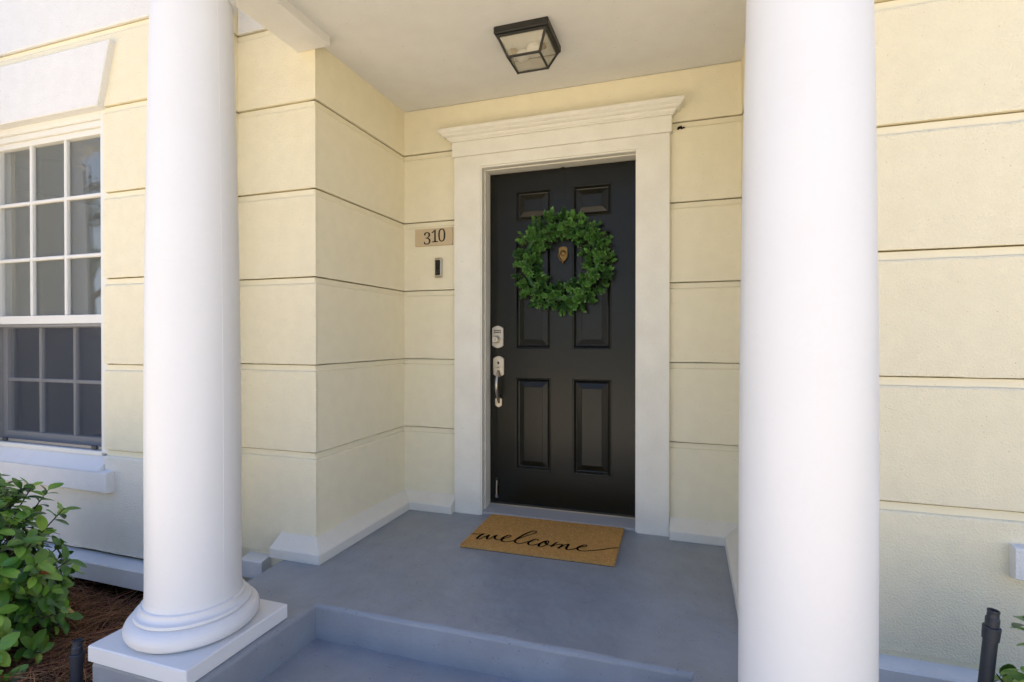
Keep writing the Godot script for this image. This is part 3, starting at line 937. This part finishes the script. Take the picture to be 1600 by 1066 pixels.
func build_door() -> void:
	# surround: casing, header, cornice, jamb, threshold
	var s := thing("door_surround", "white painted door casing with stepped cornice around the black front door", "door frame")
	var x0 := 0.358
	var x1 := 1.597
	var i0 := 0.523
	var i1 := 1.432
	part("casing", MB.new().prism(PackedVector2Array([Vector2(x0, 0), Vector2(i0, 0), Vector2(i0, 2.065), Vector2(i1, 2.065), Vector2(i1, 0), Vector2(x1, 0), Vector2(x1, 2.130), Vector2(x0, 2.130)]), -0.02, 0.032), M.casing, s)
	part("header", MB.new().cbox(x0 - 0.012, x1 + 0.012, 2.131, 2.218, -0.02, 0.044, 0.003), M.casing, s)
	var crown := MB.new()
	var cp := [[2.2180, 0.0], [2.2181, 0.050], [2.224, 0.050], [2.226, 0.054], [2.230, 0.060], [2.237, 0.065], [2.241, 0.066], [2.242, 0.072], [2.246, 0.081], [2.252, 0.087], [2.256, 0.088], [2.257, 0.094], [2.262, 0.100], [2.265, 0.104], [2.283, 0.105], [2.285, 0.103], [2.2855, 0.0]]
	for k in cp.size() - 1:
		var ya: float = cp[k][0]
		var yb: float = cp[k + 1][0]
		var pa: float = cp[k][1]
		var pb: float = cp[k + 1][1]
		var oa := pa - 0.032
		var ob := pb - 0.032
		crown.quad(Vector3(x0 - oa, ya, pa), Vector3(x1 + oa, ya, pa), Vector3(x1 + ob, yb, pb), Vector3(x0 - ob, yb, pb))
		crown.quad(Vector3(x0 - oa, ya, -0.02), Vector3(x0 - oa, ya, pa), Vector3(x0 - ob, yb, pb), Vector3(x0 - ob, yb, -0.02))
		crown.quad(Vector3(x1 + oa, ya, pa), Vector3(x1 + oa, ya, -0.02), Vector3(x1 + ob, yb, -0.02), Vector3(x1 + ob, yb, pb))
	part("cornice", crown, M.casing, s)
	# bead and jamb, stepping in towards the door
	var jm := MB.new()
	jm.cbox(i0 - 0.002, i0 + 0.010, 0.0, 2.066, -0.022, 0.026, 0.002)
	jm.cbox(i1 - 0.010, i1 + 0.002, 0.0, 2.066, -0.022, 0.026, 0.002)
	jm.cbox(i0 + 0.010, i1 - 0.010, 2.055, 2.066, -0.022, 0.026, 0.002)
	part("bead", jm, M.casing, s)
	jm = MB.new()
	jm.cbox(i0 - 0.03, i0 + 0.014, 0.0, 2.09, -0.150, -0.022, 0.001)
	jm.cbox(i1 - 0.014, i1 + 0.03, 0.0, 2.09, -0.150, -0.022, 0.001)
	jm.cbox(i0 + 0.014, i1 - 0.014, 2.050, 2.09, -0.150, -0.022, 0.001)
	part("jamb", jm, M.casing, s)
	var th := MB.new()
	th.prism(PackedVector2Array([Vector2(-0.16, -0.002), Vector2(0.018, -0.002), Vector2(0.022, 0.010), Vector2(0.014, 0.017), Vector2(-0.085, 0.031), Vector2(-0.16, 0.031)]), -(i1 - 0.001), -(i0 + 0.001))
	var o := part("threshold", th, M.threshold, s)
	o.basis = Basis(Vector3(0, 0, 1), Vector3.UP, Vector3(-1, 0, 0))
	part("threshold_strip", MB.new().cbox(i0 + 0.015, i1 - 0.015, 0.026, 0.0395, -0.118, -0.092, 0.003), M.nickel, s)

	# the door itself
	var zf := -0.100
	var d := thing("front_door", "glossy black six-panel front door with nickel lock and handle", "door", Vector3(0, 0, 0))
	var dx0 := i0 + 0.016
	var dx1 := i1 - 0.016
	var dy0 := 0.042
	var dy1 := 2.047
	var cols := [[0.700, 0.922], [1.052, 1.276]]
	var rws := [[0.255, 0.810], [0.985, 1.665], [1.755, 1.935]]
	var fr := MB.new()
	fr.box(dx0, cols[0][0], dy0, dy1, zf - 0.045, zf)
	fr.box(cols[0][1], cols[1][0], dy0, dy1, zf - 0.045, zf)
	fr.box(cols[1][1], dx1, dy0, dy1, zf - 0.045, zf)
	for c in cols:
		fr.box(c[0], c[1], dy0, rws[0][0], zf - 0.045, zf)
		fr.box(c[0], c[1], rws[0][1], rws[1][0], zf - 0.045, zf)
		fr.box(c[0], c[1], rws[1][1], rws[2][0], zf - 0.045, zf)
		fr.box(c[0], c[1], rws[2][1], dy1, zf - 0.045, zf)
	part("slab", fr, M.black, d)
	var prof := [[0.0, 0.002], [0.003, 0.0035], [0.008, 0.0025], [0.013, -0.003], [0.018, -0.010], [0.024, -0.012], [0.028, -0.011], [0.052, -0.0045], [0.055, -0.0030], [0.057, -0.0030]]
	for c in cols:
		for w in rws:
			var pm := MB.new()
			for k in prof.size() - 1:
				var a: Array = prof[k]
				var b: Array = prof[k + 1]
				var pa := [Vector2(c[0] + a[0], w[0] + a[0]), Vector2(c[1] - a[0], w[0] + a[0]), Vector2(c[1] - a[0], w[1] - a[0]), Vector2(c[0] + a[0], w[1] - a[0])]
				var pb := [Vector2(c[0] + b[0], w[0] + b[0]), Vector2(c[1] - b[0], w[0] + b[0]), Vector2(c[1] - b[0], w[1] - b[0]), Vector2(c[0] + b[0], w[1] - b[0])]
				for e in 4:
					var f: int = (e + 1) % 4
					pm.quad(Vector3(pa[e].x, pa[e].y, zf + a[1]), Vector3(pa[f].x, pa[f].y, zf + a[1]), Vector3(pb[f].x, pb[f].y, zf + b[1]), Vector3(pb[e].x, pb[e].y, zf + b[1]))
			var L := 0.057
			pm.quad(Vector3(c[0] + L, w[0] + L, zf - 0.003), Vector3(c[1] - L, w[0] + L, zf - 0.003), Vector3(c[1] - L, w[1] - L, zf - 0.003), Vector3(c[0] + L, w[1] - L, zf - 0.003))
			part("raised_panel", pm, M.black, d)
	part("weather_strip", MB.new().cbox(dx0 + 0.002, dx1 - 0.002, 0.036, 0.048, zf - 0.02, zf + 0.006, 0.002), M.iron, d)
	# lock with keypad
	var plate := func(y0: float, y1: float, w: float, ear: float) -> PackedVector2Array:
		return PackedVector2Array([Vector2(-w, y0 + ear), Vector2(-w * 0.55, y0 + ear * 0.35), Vector2(0, y0), Vector2(w * 0.55, y0 + ear * 0.35), Vector2(w, y0 + ear), Vector2(w, y1 - ear), Vector2(w * 0.55, y1 - ear * 0.35), Vector2(0, y1), Vector2(-w * 0.55, y1 - ear * 0.35), Vector2(-w, y1 - ear)])
	var lx := 0.594
	var lk := part("keypad_lock", MB.new().prism(plate.call(0.988, 1.124, 0.036, 0.016), zf, zf + 0.020), M.nickel, d, Vector3(lx, 0, 0))
	part("face_plate", MB.new().prism(plate.call(0.993, 1.119, 0.031, 0.014), zf + 0.020, zf + 0.024), M.nickel, lk)
	for i in 2:
		for j in 5:
			part("key", MB.new().cbox(-0.021 + j * 0.009, -0.0145 + j * 0.009, 1.079 + i * 0.012, 1.087 + i * 0.012, zf + 0.023, zf + 0.026, 0.001), M.iron, lk)
	var cyl := part("cylinder", MB.new().lathe(Vector3.ZERO, [Vector2(0.024, 0.0), Vector2(0.024, 0.010), Vector2(0.021, 0.013), Vector2(0.019, 0.013), Vector2(0.019, 0.028), Vector2(0.017, 0.031), Vector2(0.0, 0.031)], 24), M.nickel, lk, Vector3(-0.004, 1.040, zf + 0.023))
	cyl.rotation.x = PI / 2
	part("keyhole", MB.new().cbox(-0.0055, -0.0025, 1.034, 1.047, zf + 0.0535, zf + 0.0550, 0.0004), M.iron, lk)
	# handle set
	var hs := part("handle_set", MB.new().prism(plate.call(0.812, 0.940, 0.034, 0.016), zf, zf + 0.013), M.nickel, d, Vector3(lx + 0.003, 0, 0))
	part("face_plate", MB.new().prism(plate.call(0.818, 0.934, 0.028, 0.013), zf + 0.013, zf + 0.018), M.nickel, hs)
	part("thumb_latch", MB.new().cbox(-0.010, 0.010, 0.868, 0.874, zf + 0.018, zf + 0.058, 0.002), M.nickel, hs)
	part("keyhole", MB.new().sphere(Vector3(0, 0.898, zf + 0.018), Vector3(0.007, 0.009, 0.003), 12, 6), M.iron, hs)
	var path := []
	var rad := []
	for i in 15:
		var t := i / 14.0
		path.append(Vector3(0.002, lerpf(0.850, 0.655, t), zf + 0.012 + 0.050 * sin(PI * clampf(t * 0.94 + 0.06, 0, 1)) * (1.0 - 0.25 * t)))
		rad.append(0.0075 + 0.003 * sin(PI * t))
	part("grip", MB.new().tube(path, rad, 10), M.nickel, hs)
	part("foot_plate", MB.new().prism(plate.call(0.628, 0.692, 0.021, 0.014), zf, zf + 0.014), M.nickel, hs)
	# kick-down stop near the bottom hinge-free edge
	var st := part("kick_stop", MB.new().cbox(-0.010, 0.010, 0.150, 0.196, zf, zf + 0.012, 0.002), M.iron, d, Vector3(0.586, 0, 0))
	part("arm", MB.new().tube([Vector3(0, 0.180, zf + 0.014), Vector3(0.0, 0.130, zf + 0.017), Vector3(0.001, 0.090, zf + 0.018)], [0.004, 0.0045, 0.006], 8), M.nickel, st)
	part("rubber_foot", MB.new().lathe(Vector3(0.001, 0.078, zf + 0.018), [Vector2(0, 0), Vector2(0.009, 0.001), Vector2(0.0095, 0.012), Vector2(0.006, 0.016), Vector2(0, 0.017)], 12), M.aluminium, st)
	# knocker
	var kx := 0.997
	var shield := PackedVector2Array()
	for q in [[-0.032, 1.582], [-0.031, 1.548], [-0.024, 1.520], [-0.010, 1.498], [0.0, 1.490], [0.010, 1.498], [0.024, 1.520], [0.031, 1.548], [0.032, 1.582], [0.018, 1.592], [0.0, 1.595], [-0.018, 1.592]]:
		shield.append(Vector2(q[0], q[1]))
	var kn := part("knocker", MB.new().prism(shield, zf, zf + 0.012), M.brass, d, Vector3(kx, 1.545 * 0.2, zf * 0.2))
	kn.scale = Vector3(0.8, 0.8, 0.8)
	var boss := part("boss", MB.new().lathe(Vector3.ZERO, [Vector2(0.022, 0.0), Vector2(0.021, 0.006), Vector2(0.014, 0.010), Vector2(0.012, 0.008), Vector2(0.007, 0.009), Vector2(0.0, 0.009)], 20), M.brass, kn, Vector3(0, 1.545, zf + 0.012))
	boss.rotation.x = PI / 2
	var loop := []
	var lr := []
	for i in 17:
		var a := PI * 0.0 - PI * i / 16.0
		loop.append(Vector3(cos(a) * 0.034, 1.545 + sin(a) * 0.058, zf + 0.020))
		lr.append(0.0035 + 0.002 * sin(PI * i / 16.0))
	part("ring", MB.new().tube(loop, lr, 8), M.brass, kn)
	part("finial", MB.new().sphere(Vector3(0, 1.478, zf + 0.020), Vector3(0.006, 0.012, 0.006), 10, 6), M.brass, kn)

# ---------------------------------------------------------------- things in the porch
const WELCOME := [[Vector2(-0.394,0.096),Vector2(-0.367,0.090),Vector2(-0.341,0.089),Vector2(-0.326,0.083),Vector2(-0.312,0.073)],
	[Vector2(-0.312,0.075),Vector2(-0.323,0.098),Vector2(-0.327,0.127),Vector2(-0.326,0.144),Vector2(-0.318,0.150),Vector2(-0.307,0.140),Vector2(-0.297,0.113),Vector2(-0.284,0.082),Vector2(-0.282,0.109),Vector2(-0.279,0.129),Vector2(-0.270,0.139),Vector2(-0.260,0.123),Vector2(-0.253,0.091),Vector2(-0.244,0.075),Vector2(-0.245,0.102),Vector2(-0.235,0.123),Vector2(-0.221,0.132),Vector2(-0.206,0.127),Vector2(-0.190,0.102),Vector2(-0.174,0.080),Vector2(-0.168,0.063),Vector2(-0.177,0.056),Vector2(-0.189,0.064),Vector2(-0.200,0.092),Vector2(-0.201,0.122),Vector2(-0.189,0.143),Vector2(-0.170,0.145),Vector2(-0.149,0.131),Vector2(-0.132,0.107),Vector2(-0.109,0.063),Vector2(-0.080,0.017),Vector2(-0.059,-0.023),Vector2(-0.060,-0.039),Vector2(-0.072,-0.044),Vector2(-0.086,-0.029),Vector2(-0.108,0.017),Vector2(-0.125,0.074),Vector2(-0.131,0.114),Vector2(-0.123,0.136),Vector2(-0.107,0.145),Vector2(-0.090,0.139),Vector2(-0.073,0.119),Vector2(-0.064,0.103)],
	[Vector2(-0.020,0.085),Vector2(-0.021,0.070),Vector2(-0.032,0.066),Vector2(-0.048,0.084),Vector2(-0.058,0.115),Vector2(-0.055,0.138),Vector2(-0.041,0.148),Vector2(-0.022,0.137),Vector2(-0.004,0.118),Vector2(-0.000,0.118)],
	[Vector2(0.032,0.073),Vector2(0.018,0.076),Vector2(0.005,0.099),Vector2(-0.001,0.132),Vector2(0.004,0.151),Vector2(0.016,0.150),Vector2(0.029,0.132),Vector2(0.037,0.102),Vector2(0.037,0.079),Vector2(0.027,0.068),Vector2(0.022,0.080),Vector2(0.028,0.106),Vector2(0.044,0.121),Vector2(0.060,0.117)],
	[Vector2(0.079,0.072),Vector2(0.069,0.100),Vector2(0.062,0.138)],
	[Vector2(0.062,0.138),Vector2(0.073,0.117),Vector2(0.090,0.100),Vector2(0.107,0.094),Vector2(0.111,0.104),Vector2(0.105,0.128),Vector2(0.099,0.149)],
	[Vector2(0.099,0.149),Vector2(0.109,0.125),Vector2(0.123,0.093),Vector2(0.138,0.079),Vector2(0.139,0.096),Vector2(0.137,0.124),Vector2(0.141,0.143),Vector2(0.155,0.147),Vector2(0.171,0.134),Vector2(0.183,0.118),Vector2(0.207,0.096),Vector2(0.225,0.082),Vector2(0.227,0.068),Vector2(0.219,0.064),Vector2(0.207,0.076),Vector2(0.192,0.104),Vector2(0.191,0.125),Vector2(0.203,0.140),Vector2(0.222,0.142),Vector2(0.247,0.131),Vector2(0.298,0.103),Vector2(0.344,0.070),Vector2(0.380,0.049)]]

func build_things() -> void:
	# wreath on its strap
	var w := thing("door_wreath", "round green boxwood wreath hanging on the black door", "wreath", Vector3(0.995, 1.490, -0.052))
	part("strap", MB.new().box(-0.012, 0.010, 0.16, 0.560, -0.0455, -0.0440), M.black, w)
	var ring := []
	var rr := []
	for i in 41:
		var a := TAU * i / 40.0
		ring.append(Vector3(cos(a) * 0.212, sin(a) * 0.212, 0.0))
		rr.append(0.017)
	part("core", MB.new().tube(ring, rr, 8), M.faux[2], w)
	var kinds := []
	var r := RandomNumberGenerator.new()
	r.seed = 99
	for k in 6:
		var mb := MB.new()
		for j in 24:
			var t := j / 23.0
			var a := j * 2.4 + r.randf() * 0.6
			var side := Vector3(cos(a), 0, sin(a))
			var dir := (side * lerpf(1.0, 0.35, t) + Vector3(0, lerpf(0.35, 1.0, t), 0)).normalized()
			leaf_into(mb, Transform3D(facing(dir, Vector3.UP + side * 0.2 + rand_dir(r) * 0.25) * r.randf_range(0.8, 1.15), Vector3(0, 0.006 + t * 0.042, 0)), 0.0225, 0.0105, 0.3, 0.22)
		mb.tube([Vector3.ZERO, Vector3(0, 0.044, 0)], [0.0012, 0.0008], 4)
		kinds.append(mb.mesh())
	for i in 299:
		var a := TAU * (i * 0.61803 - floorf(i * 0.61803))
		var b := r.randf_range(-0.62, PI + 0.62)          # round the ring, away from the door
		var radial := Vector3(cos(a), sin(a), 0)
		var out := (radial * cos(b) + Vector3(0, 0, 1) * sin(b)).normalized()
		var along := Vector3(-sin(a), cos(a), 0)
		var base := radial * 0.212 + out * r.randf_range(0.012, 0.050)
		var dir := (out + along * r.randf_range(-0.5, 0.5) + rand_dir(r) * 0.15).normalized()
		var o := part("sprig", kinds[i % 6], M.faux[[0, 1, 3, 1, 2, 0, 1, 0, 3, 2, 1][i % 11]], w)
		o.transform = Transform3D(facing(dir, rand_dir(r)) * r.randf_range(0.88, 1.08), base)
	# house number
	var p := thing("house_number_plaque", "tan plaque with the dark number 310 beside the door casing", "sign", Vector3(0.209, 1.669, 0.0))
	part("plate", MB.new().cbox(-0.127, 0.127, -0.053, 0.053, -0.002, 0.011, 0.002), M.plaque, p)
	var font := SystemFont.new()
	font.font_names = PackedStringArray(["Droid Serif"])
	for q in [["3", -0.044, -0.0475, 1.0], ["1", 0.0085, -0.036, 1.0], ["0", 0.056, -0.036, 1.04]]:
		var tm := TextMesh.new()
		tm.text = q[0]
		tm.font = font
		tm.font_size = 64
		tm.pixel_size = 0.00162
		tm.depth = 0.002
		tm.vertical_alignment = VERTICAL_ALIGNMENT_BOTTOM
		var o := part("digit", tm, M.ink, p, Vector3(q[1], q[2] - 0.022, 0.0118))
		o.scale = Vector3(0.98, q[3], 1)
	# doorbell
	var b2 := thing("doorbell", "narrow silver video doorbell with a black face under the number plaque", "doorbell", Vector3(0.243, 1.479, 0.0))
	part("housing", MB.new().cbox(-0.023, 0.023, -0.060, 0.060, -0.002, 0.024, 0.005), M.aluminium.duplicate(), b2)
	b2.get_child(0).material_override = M.nickel
	part("face", MB.new().cbox(-0.0165, 0.0165, -0.046, 0.046, 0.022, 0.0262, 0.002), M.lens, b2)
	part("button", MB.new().sphere(Vector3(0, -0.026, 0.026), Vector3(0.011, 0.011, 0.0025), 20, 8), M.iron, b2)
	# mud nest on the wall by the cornice
	var nest := MB.new()
	for k in [[0, 0, 0.010], [0.012, -0.004, 0.008], [0.022, -0.002, 0.006], [-0.006, -0.006, 0.007], [0.008, 0.005, 0.006]]:
		nest.sphere(Vector3(k[0], k[1], 0.003), Vector3(k[2], k[2] * 0.7, k[2] * 0.8), 8, 6)
	var nm := part(numbered("mud_nest"), nest, M.soil, self, Vector3(1.645, 2.160, 0.0))
	tag(nm, "small dark brown insect nest stuck to the wall beside the cornice", "insect nest")
	# doormat
	var d := thing("doormat", "tan coir doormat with black script welcome before the front door", "doormat", Vector3(0.985, 0.0, 0.265))
	d.rotation.y = 0.018
	part("backing", MB.new().cbox(-0.381, 0.381, 0.0, 0.004, -0.238, 0.238, 0.001), M.rubber, d)
	part("pile", coir_pile(), M.coir, d)
	# loose bristles on the pile and round its edge
	var fib := MB.new()
	fib.tube([Vector3.ZERO, Vector3(0.0006, 0.004, 0), Vector3(0.002, 0.007, 0)], [0.0006, 0.0005, 0.0002], 3)
	var mm := MultiMesh.new()
	mm.transform_format = MultiMesh.TRANSFORM_3D
	mm.use_colors = true
	mm.mesh = fib.mesh()
	mm.instance_count = 14000
	for i in mm.instance_count:
		var fx := r.randf_range(-0.379, 0.379)
		var fz := r.randf_range(-0.236, 0.236)
		var fy := 0.0135
		var lie := Basis(Vector3.UP, r.randf() * TAU) * Basis(Vector3.FORWARD, r.randf_range(0.9, 1.5))
		if i % 6 == 0:
			if r.randf() < 0.7: fz = signf(fz) * 0.2375
			else: fx = signf(fx) * 0.3805
			fy = r.randf_range(0.005, 0.014)
		mm.set_instance_transform(i, Transform3D(lie.scaled(Vector3.ONE * r.randf_range(0.6, 1.1)), Vector3(fx, fy + 0.0022, fz)))
		var fk := r.randf_range(0.55, 1.25)
		mm.set_instance_color(i, Color(0.76 * fk, 0.46 * fk, 0.18 * fk))
	var br := MultiMeshInstance3D.new()
	br.name = "bristles"
	br.multimesh = mm
	br.material_override = M.straw
	br.set_meta("kind", "stuff")
	d.add_child(br, true)
	for s in WELCOME: part("lettering", ribbon(s, 0.0181), M.ink_fibre, d)
	# ceiling light
	var c := thing("ceiling_light", "black flush ceiling lantern with frosted glass panes under the porch ceiling", "lamp", Vector3(0.974, CEIL, 0.542))
	part("canopy", MB.new().cbox(-0.128, 0.128, -0.034, 0.0, -0.128, 0.128, 0.004), M.iron, c)
	part("reflector", MB.new().box(-0.104, 0.104, -0.0452, -0.0438, -0.104, 0.104), M.white, c)
	part("rim", MB.new().cbox(-0.120, 0.120, -0.044, -0.034, -0.120, 0.120, 0.003), M.iron, c)
	var ty := -0.042
	var by := -0.122
	var ta := 0.112
	var ba := 0.076
	for k in 4:
		var rot := Basis(Vector3.UP, k * PI / 2)
		part("bar", MB.new().tube([rot * Vector3(-ta, ty, ta), rot * Vector3(-ba, by, ba)], [0.006, 0.006], 6), M.iron, c)
		part("bar", MB.new().tube([rot * Vector3(-ba - 0.004, by, ba), rot * Vector3(ba + 0.004, by, ba)], [0.006, 0.006], 6), M.iron, c)
		var gm := MB.new()
		gm.quad(rot * Vector3(-ba, by, ba - 0.001), rot * Vector3(ba, by, ba - 0.001), rot * Vector3(ta, ty, ta - 0.001), rot * Vector3(-ta, ty, ta - 0.001))
		part("pane", gm, M.frosted, c)
	var gb := MB.new()
	gb.quad(Vector3(-ba, by, -ba), Vector3(ba, by, -ba), Vector3(ba, by, ba), Vector3(-ba, by, ba))
	part("pane", gb, M.frosted, c)
	for x in [-0.045, 0.045]:
		var hold := part("socket", MB.new().tube([Vector3(x * 1.9, -0.055, 0), Vector3(x * 1.25, -0.062, 0)], [0.014, 0.014], 12), M.brass, c)
		part("bulb", MB.new().sphere(Vector3(x * 0.72, -0.074, 0.02 * signf(x)), Vector3(0.034, 0.030, 0.030), 18, 12), M.bulb, hold)

func coir_pile() -> MB:
	var f := FastNoiseLite.new()
	f.seed = 8
	f.frequency = 60.0
	var mb := MB.new()
	var nx := 150
	var nz := 94
	var g := []
	for j in nz + 1:
		var row := []
		for i in nx + 1:
			var x := lerpf(-0.3815, 0.3815, float(i) / nx)
			var z := lerpf(-0.2385, 0.2385, float(j) / nz)
			var e := 1.0 if i > 0 and j > 0 and i < nx and j < nz else 0.0
			var u := f.get_noise_2d(x, z)
			row.append(Vector3(x + f.get_noise_2d(x + 5, z) * 0.002, 0.0158 + u * 0.0011 - (1 - e) * 0.002, z + f.get_noise_2d(x, z + 5) * 0.002))
		g.append(row)
	for j in nz:
		for i in nx:
			mb.quad(g[j + 1][i], g[j + 1][i + 1], g[j][i + 1], g[j][i])
	for i in nx:
		mb.quad(flat(g[nz][i]), flat(g[nz][i + 1]), g[nz][i + 1], g[nz][i])
		mb.quad(flat(g[0][i + 1]), flat(g[0][i]), g[0][i], g[0][i + 1])
	for j in nz:
		mb.quad(flat(g[j + 1][nx]), flat(g[j][nx]), g[j][nx], g[j + 1][nx])
		mb.quad(flat(g[j][0]), flat(g[j + 1][0]), g[j + 1][0], g[j][0])
	return mb

func flat(p: Vector3) -> Vector3:
	return Vector3(p.x, 0.003, p.z)

func ribbon(pts: Array, y: float) -> MB:
	var cv := Curve2D.new()
	for i in pts.size():
		var a: Vector2 = pts[maxi(i - 1, 0)]
		var b: Vector2 = pts[mini(i + 1, pts.size() - 1)]
		var t := (b - a) / 6.0
		cv.add_point(pts[i], -t, t)
	var mb := MB.new()
	var n := int(cv.get_baked_length() / 0.003) + 2
	var last := []
	for i in n + 1:
		var s := cv.get_baked_length() * i / n
		var p := cv.sample_baked(s, true)
		var q := cv.sample_baked(minf(s + 0.002, cv.get_baked_length()), true) - cv.sample_baked(maxf(s - 0.002, 0), true)
		var d := q.normalized()
		var wd := 0.0032 + 0.0022 * clampf(d.y, 0, 1) * 1.2      # heavier on the down strokes
		wd *= clampf(minf(s, cv.get_baked_length() - s) / 0.006, 0.35, 1.0)
		var nn := Vector2(-d.y, d.x) * wd
		var k := [Vector3(clampf(p.x + nn.x, -0.380, 0.380), y, p.y + nn.y), Vector3(clampf(p.x - nn.x, -0.380, 0.380), y, p.y - nn.y)]
		if i > 0: mb.quad(last[0], last[1], k[1], k[0])
		last = k
	# a little thickness
	var low := MB.new()
	for i in range(0, mb.v.size()): low.v.append(mb.v[i]); 
	for i in range(0, mb.n.size()): low.n.append(Vector3.UP)
	return low

# ---------------------------------------------------------------- garden
func riser(at: Vector3, lean: Vector3, h: float, r: float, label: String) -> void:
	var t := thing("sprinkler_riser", label, "sprinkler", at, "sprinkler pipes in the beds")
	t.basis = facing(Vector3.UP + lean, Vector3(0, 0, 1))
	part("pipe", MB.new().lathe(Vector3.ZERO, [Vector2(r * 0.86, -0.08), Vector2(r * 0.86, h - 0.075)], 20), M.plastic, t)
	part("collar", MB.new().lathe(Vector3.ZERO, [Vector2(r * 0.6, h - 0.082), Vector2(r, h - 0.078), Vector2(r * 1.06, h - 0.05), Vector2(r * 1.08, h - 0.045), Vector2(r * 1.0, h - 0.043), Vector2(r * 0.6, h - 0.043)], 20), M.plastic, t)
	part("cap", MB.new().lathe(Vector3.ZERO, [Vector2(r * 0.55, h - 0.044), Vector2(r * 0.82, h - 0.042), Vector2(r * 0.84, h - 0.022), Vector2(r * 0.72, h - 0.018), Vector2(r * 0.68, h - 0.006), Vector2(r * 0.74, h - 0.003), Vector2(r * 0.74, h), Vector2(r * 0.58, h), Vector2(r * 0.56, h - 0.005), Vector2(0, h - 0.006)], 20), M.plastic, t)

func build_garden() -> void:
	riser(Vector3(-0.345, -0.21, 1.66), Vector3(0.03, 0, 0.0), 0.20, 0.021, "short grey sprinkler head standing in pine straw beside the column plinth")
	riser(Vector3(2.41, -0.21, 1.20), Vector3(0.075, 0, 0.02), 0.545, 0.0185, "tall tilted black sprinkler riser pipe in front of the cream wall")
	shrub(Vector3(-1.00, -0.10, 1.72), Vector3(0.44, 0.56, 0.44), 560, 300, 12, "bushy green shrub with glossy leaves under the bay window")
	shrub(Vector3(2.63, -0.16, 1.27), Vector3(0.27, 0.46, 0.26), 130, 200, 29, "green shrub leaf tips beside the tilted black riser pipe")
	# pine straw
	var needle := MB.new()
	needle.tube([Vector3(0, 0, -0.09), Vector3(0, 0.006, -0.03), Vector3(0.004, 0.006, 0.03), Vector3(0.010, 0, 0.09)], [0.0009, 0.0013, 0.0013, 0.0007], 3)
	var mm := MultiMesh.new()
	mm.transform_format = MultiMesh.TRANSFORM_3D
	mm.use_colors = true
	mm.mesh = needle.mesh()
	mm.instance_count = 9000
	var r := RandomNumberGenerator.new()
	r.seed = 6
	for i in mm.instance_count:
		var right := i % 5 == 0
		var x := r.randf_range(-1.9, -0.15) if not right else r.randf_range(2.17, 3.6)
		var z := r.randf_range(0.90, 2.2) if right or x > -0.45 else r.randf_range(1.12, 2.2)
		var b := Basis(Vector3.UP, r.randf() * TAU) * Basis(Vector3.RIGHT, r.randfn() * 0.22) * Basis(Vector3.FORWARD, r.randf() * 0.8)
		var p := Vector3(x, bed_height(x, z) + r.randf_range(0.0, 0.028), z)
		if p.x > -0.26 and not right: b = Basis(Vector3.UP, r.randf_range(-0.3, 0.3)) * Basis(Vector3.RIGHT, r.randfn() * 0.2)
		mm.set_instance_transform(i, Transform3D(b.scaled(Vector3.ONE * r.randf_range(0.7, 1.2)), p))
		var k := r.randf_range(0.25, 1.5)
		mm.set_instance_color(i, Color(0.42 * k, 0.21 * k * r.randf_range(0.85, 1.15), 0.11 * k))
	var o := MultiMeshInstance3D.new()
	o.name = "pine_straw"
	o.multimesh = mm
	o.material_override = M.straw
	add_child(o)
	o.set_meta("kind", "stuff")
	o.set_meta("label", "loose brown pine straw covering the planting beds")
	o.set_meta("category", "pine straw")
	# what the window and the glossy door mirror: the neighbouring columns and the trees across the lawn
	column(Vector3(-2.32, -0.02, 1.53), "white round column beyond the far jamb of the bay window", "columns mirrored in the window")
	column(Vector3(-2.78, -0.02, 1.53), "white round column beyond the far jamb of the bay window", "columns mirrored in the window")
	tree(Vector3(-12.3, -0.34, 8.0), 7.5, Vector3(2.6, 2.3, 2.6), 3, 26, "spreading shade tree across the lawn mirrored in the window")
	for k in 4:
		tree(Vector3(-13.0 + 6.2 * k, -0.34, 23.0 + (k % 2) * 1.3), 8.0 + 0.4 * (k % 3), Vector3(3.2, 2.8, 3.0), 4 + k, 60, "shade tree in the row on the far side of the road")
